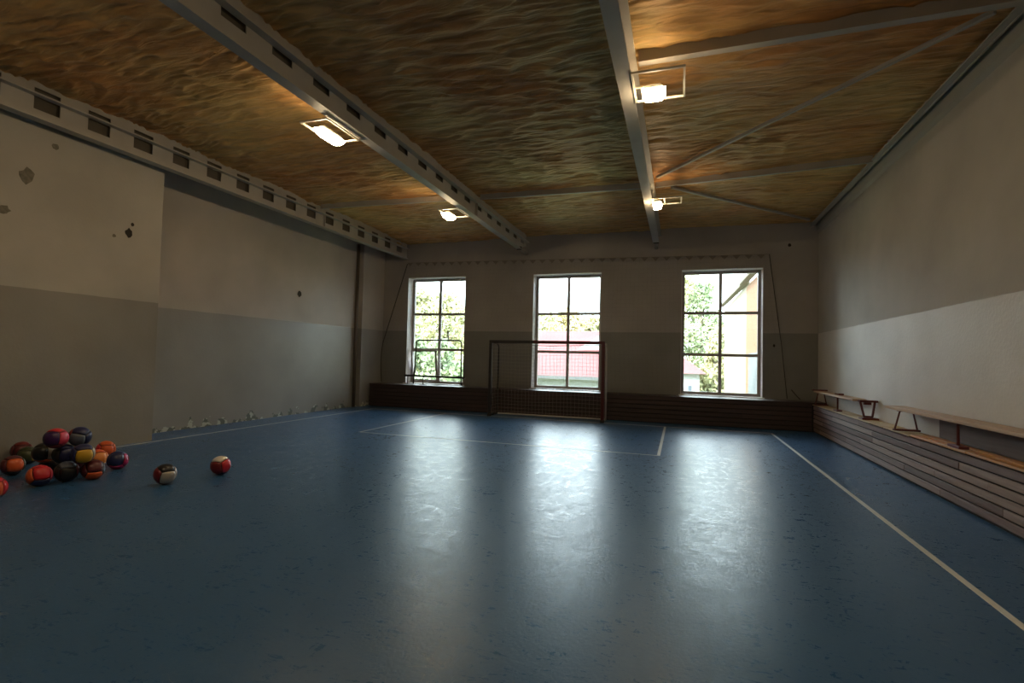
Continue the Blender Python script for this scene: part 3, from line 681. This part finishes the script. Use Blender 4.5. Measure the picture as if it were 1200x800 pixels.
# trees: trunk, branches, thousands of real leaves
LEAF = {k: mat('leaves_'+k, v, .6, noise=((1.5, 1.5, 1.5), .9, w)) for k, v, w in (('green', (.25, .32, .20), (.34, .38, .20)), ('yellow', (.60, .50, .27), (.42, .42, .24)), ('olive', (.42, .44, .26), (.54, .49, .28)))}
_tm = {}
def foliage(kind, seed, n, blobs, leaf):
    rs = np.random.RandomState(seed); P = []
    for (cx, cy, cz, rx, rz) in blobs:
        k = int(n/len(blobs)); d = rs.normal(size=(k, 3)); d /= np.linalg.norm(d, axis=1)[:, None]
        rad = rs.uniform(.35, 1.0, k)**.6 * (1+.25*np.sin(d[:, 0]*7+seed)*np.cos(d[:, 2]*6))
        P.append(np.stack([cx+d[:, 0]*rx*rad, cy+d[:, 1]*rx*rad, cz+d[:, 2]*rz*rad], 1))
    P = np.concatenate(P); k = len(P)
    a = rs.normal(size=(k, 3)); a /= np.linalg.norm(a, axis=1)[:, None]; b = np.cross(a, rs.normal(size=(k, 3))); b /= np.linalg.norm(b, axis=1)[:, None]
    s = leaf*rs.uniform(.6, 1.3, k)[:, None]
    V = np.stack([P-a*s, P+b*s*.55, P+a*s, P-b*s*.55], 1).reshape(-1, 3)
    me = bpy.data.meshes.new('foliage'); me.vertices.add(4*k); me.vertices.foreach_set('co', V.reshape(-1).astype('f'))
    me.loops.add(4*k); me.loops.foreach_set('vertex_index', np.arange(4*k)); me.polygons.add(k); me.polygons.foreach_set('loop_start', np.arange(k)*4)
    me.update(); me.validate(); me.materials.append(LEAF[kind]); return me
def tree(label, x, y, h, w, kind, seed, n=9000, leaf=.16, bare=.25, density=1):
    t = thing('tree', label, 'tree', (x, y, GZ), 'trees outside the windows')
    rs = random.Random(seed); bl = []
    tr = MB(); tr.tube([(0, 0, 0), (.1, 0, h*.3), (-.05, .1, h*.6), (0, 0, h*.92)], .16, 8)
    for k in range(9):
        z = h*(bare+(.95-bare)*k/8); rr = w*(.55+.45*math.sin(math.pi*(k+1)/10))*(1 if k < 6 else .62)
        a_ = k*2.4+seed; cx, cy = math.cos(a_)*rr*.5, math.sin(a_)*rr*.5
        bl.append((cx, cy, z, rr*.62, h*.12)); tr.tube([(0, 0, max(.2, z-h*.12)), (cx, cy, z)], .05, 5)
    bl.append((0, 0, h*.97, w*.3, h*.08))
    tr.build('trunk', MBARK, None)
    tk = bpy.data.objects[-1] if False else COL.objects[-1]; tk.parent = t
    me = foliage(kind, seed, int(n*density), bl, leaf); o = bpy.data.objects.new('foliage', me); COL.objects.link(o); o.parent = t; o['kind'] = 'stuff'
tree('tall yellow-green tree in the left pane of the left window', -17.8, 32, 9.4, 3.8, 'olive', 3, 9000)
tree('green leafy tree low in the left window', -15.5, 26, 6.8, 3.0, 'green', 5, 12000, bare=.1)
tree('yellowish tree in the right pane of the left window', -14.3, 30, 8.6, 2.8, 'olive', 8, 8000, bare=.12)
tree('dark green bush low at the right of the left window', -12.2, 25, 5.3, 2.2, 'green', 11, 9000, bare=.08)
tree('tall sparse tree seen in the left panes of the right window', -.6, 48, 12.2, 5.6, 'olive', 13, 13000, bare=.1)
tree('tall sparse tree behind the cream wing in the right window', 1.8, 46, 11.0, 3.0, 'green', 17, 8000, bare=.1)
tree('low green tree beside the small red-roofed house', 2.6, 41, 7.0, 1.9, 'olive', 19, 8000, bare=.1)
tree('tree behind the right end of the big red roof', -6.3, 60, 11.4, 3.5, 'yellow', 29, 5000, leaf=.22)
for k, (lab) in enumerate(('leftmost yellow tree behind the big red roof', 'second yellow tree from the left behind the big red roof', 'third yellow tree from the left behind the big red roof', 'fourth yellow tree from the left behind the big red roof')):
    tree(lab, -19+k*3.5, 57+1.5*(k % 2), 9.2+.4*(k % 3), 4.6, 'yellow' if k % 2 == 0 else 'olive', 31+k, 9000, leaf=.2)
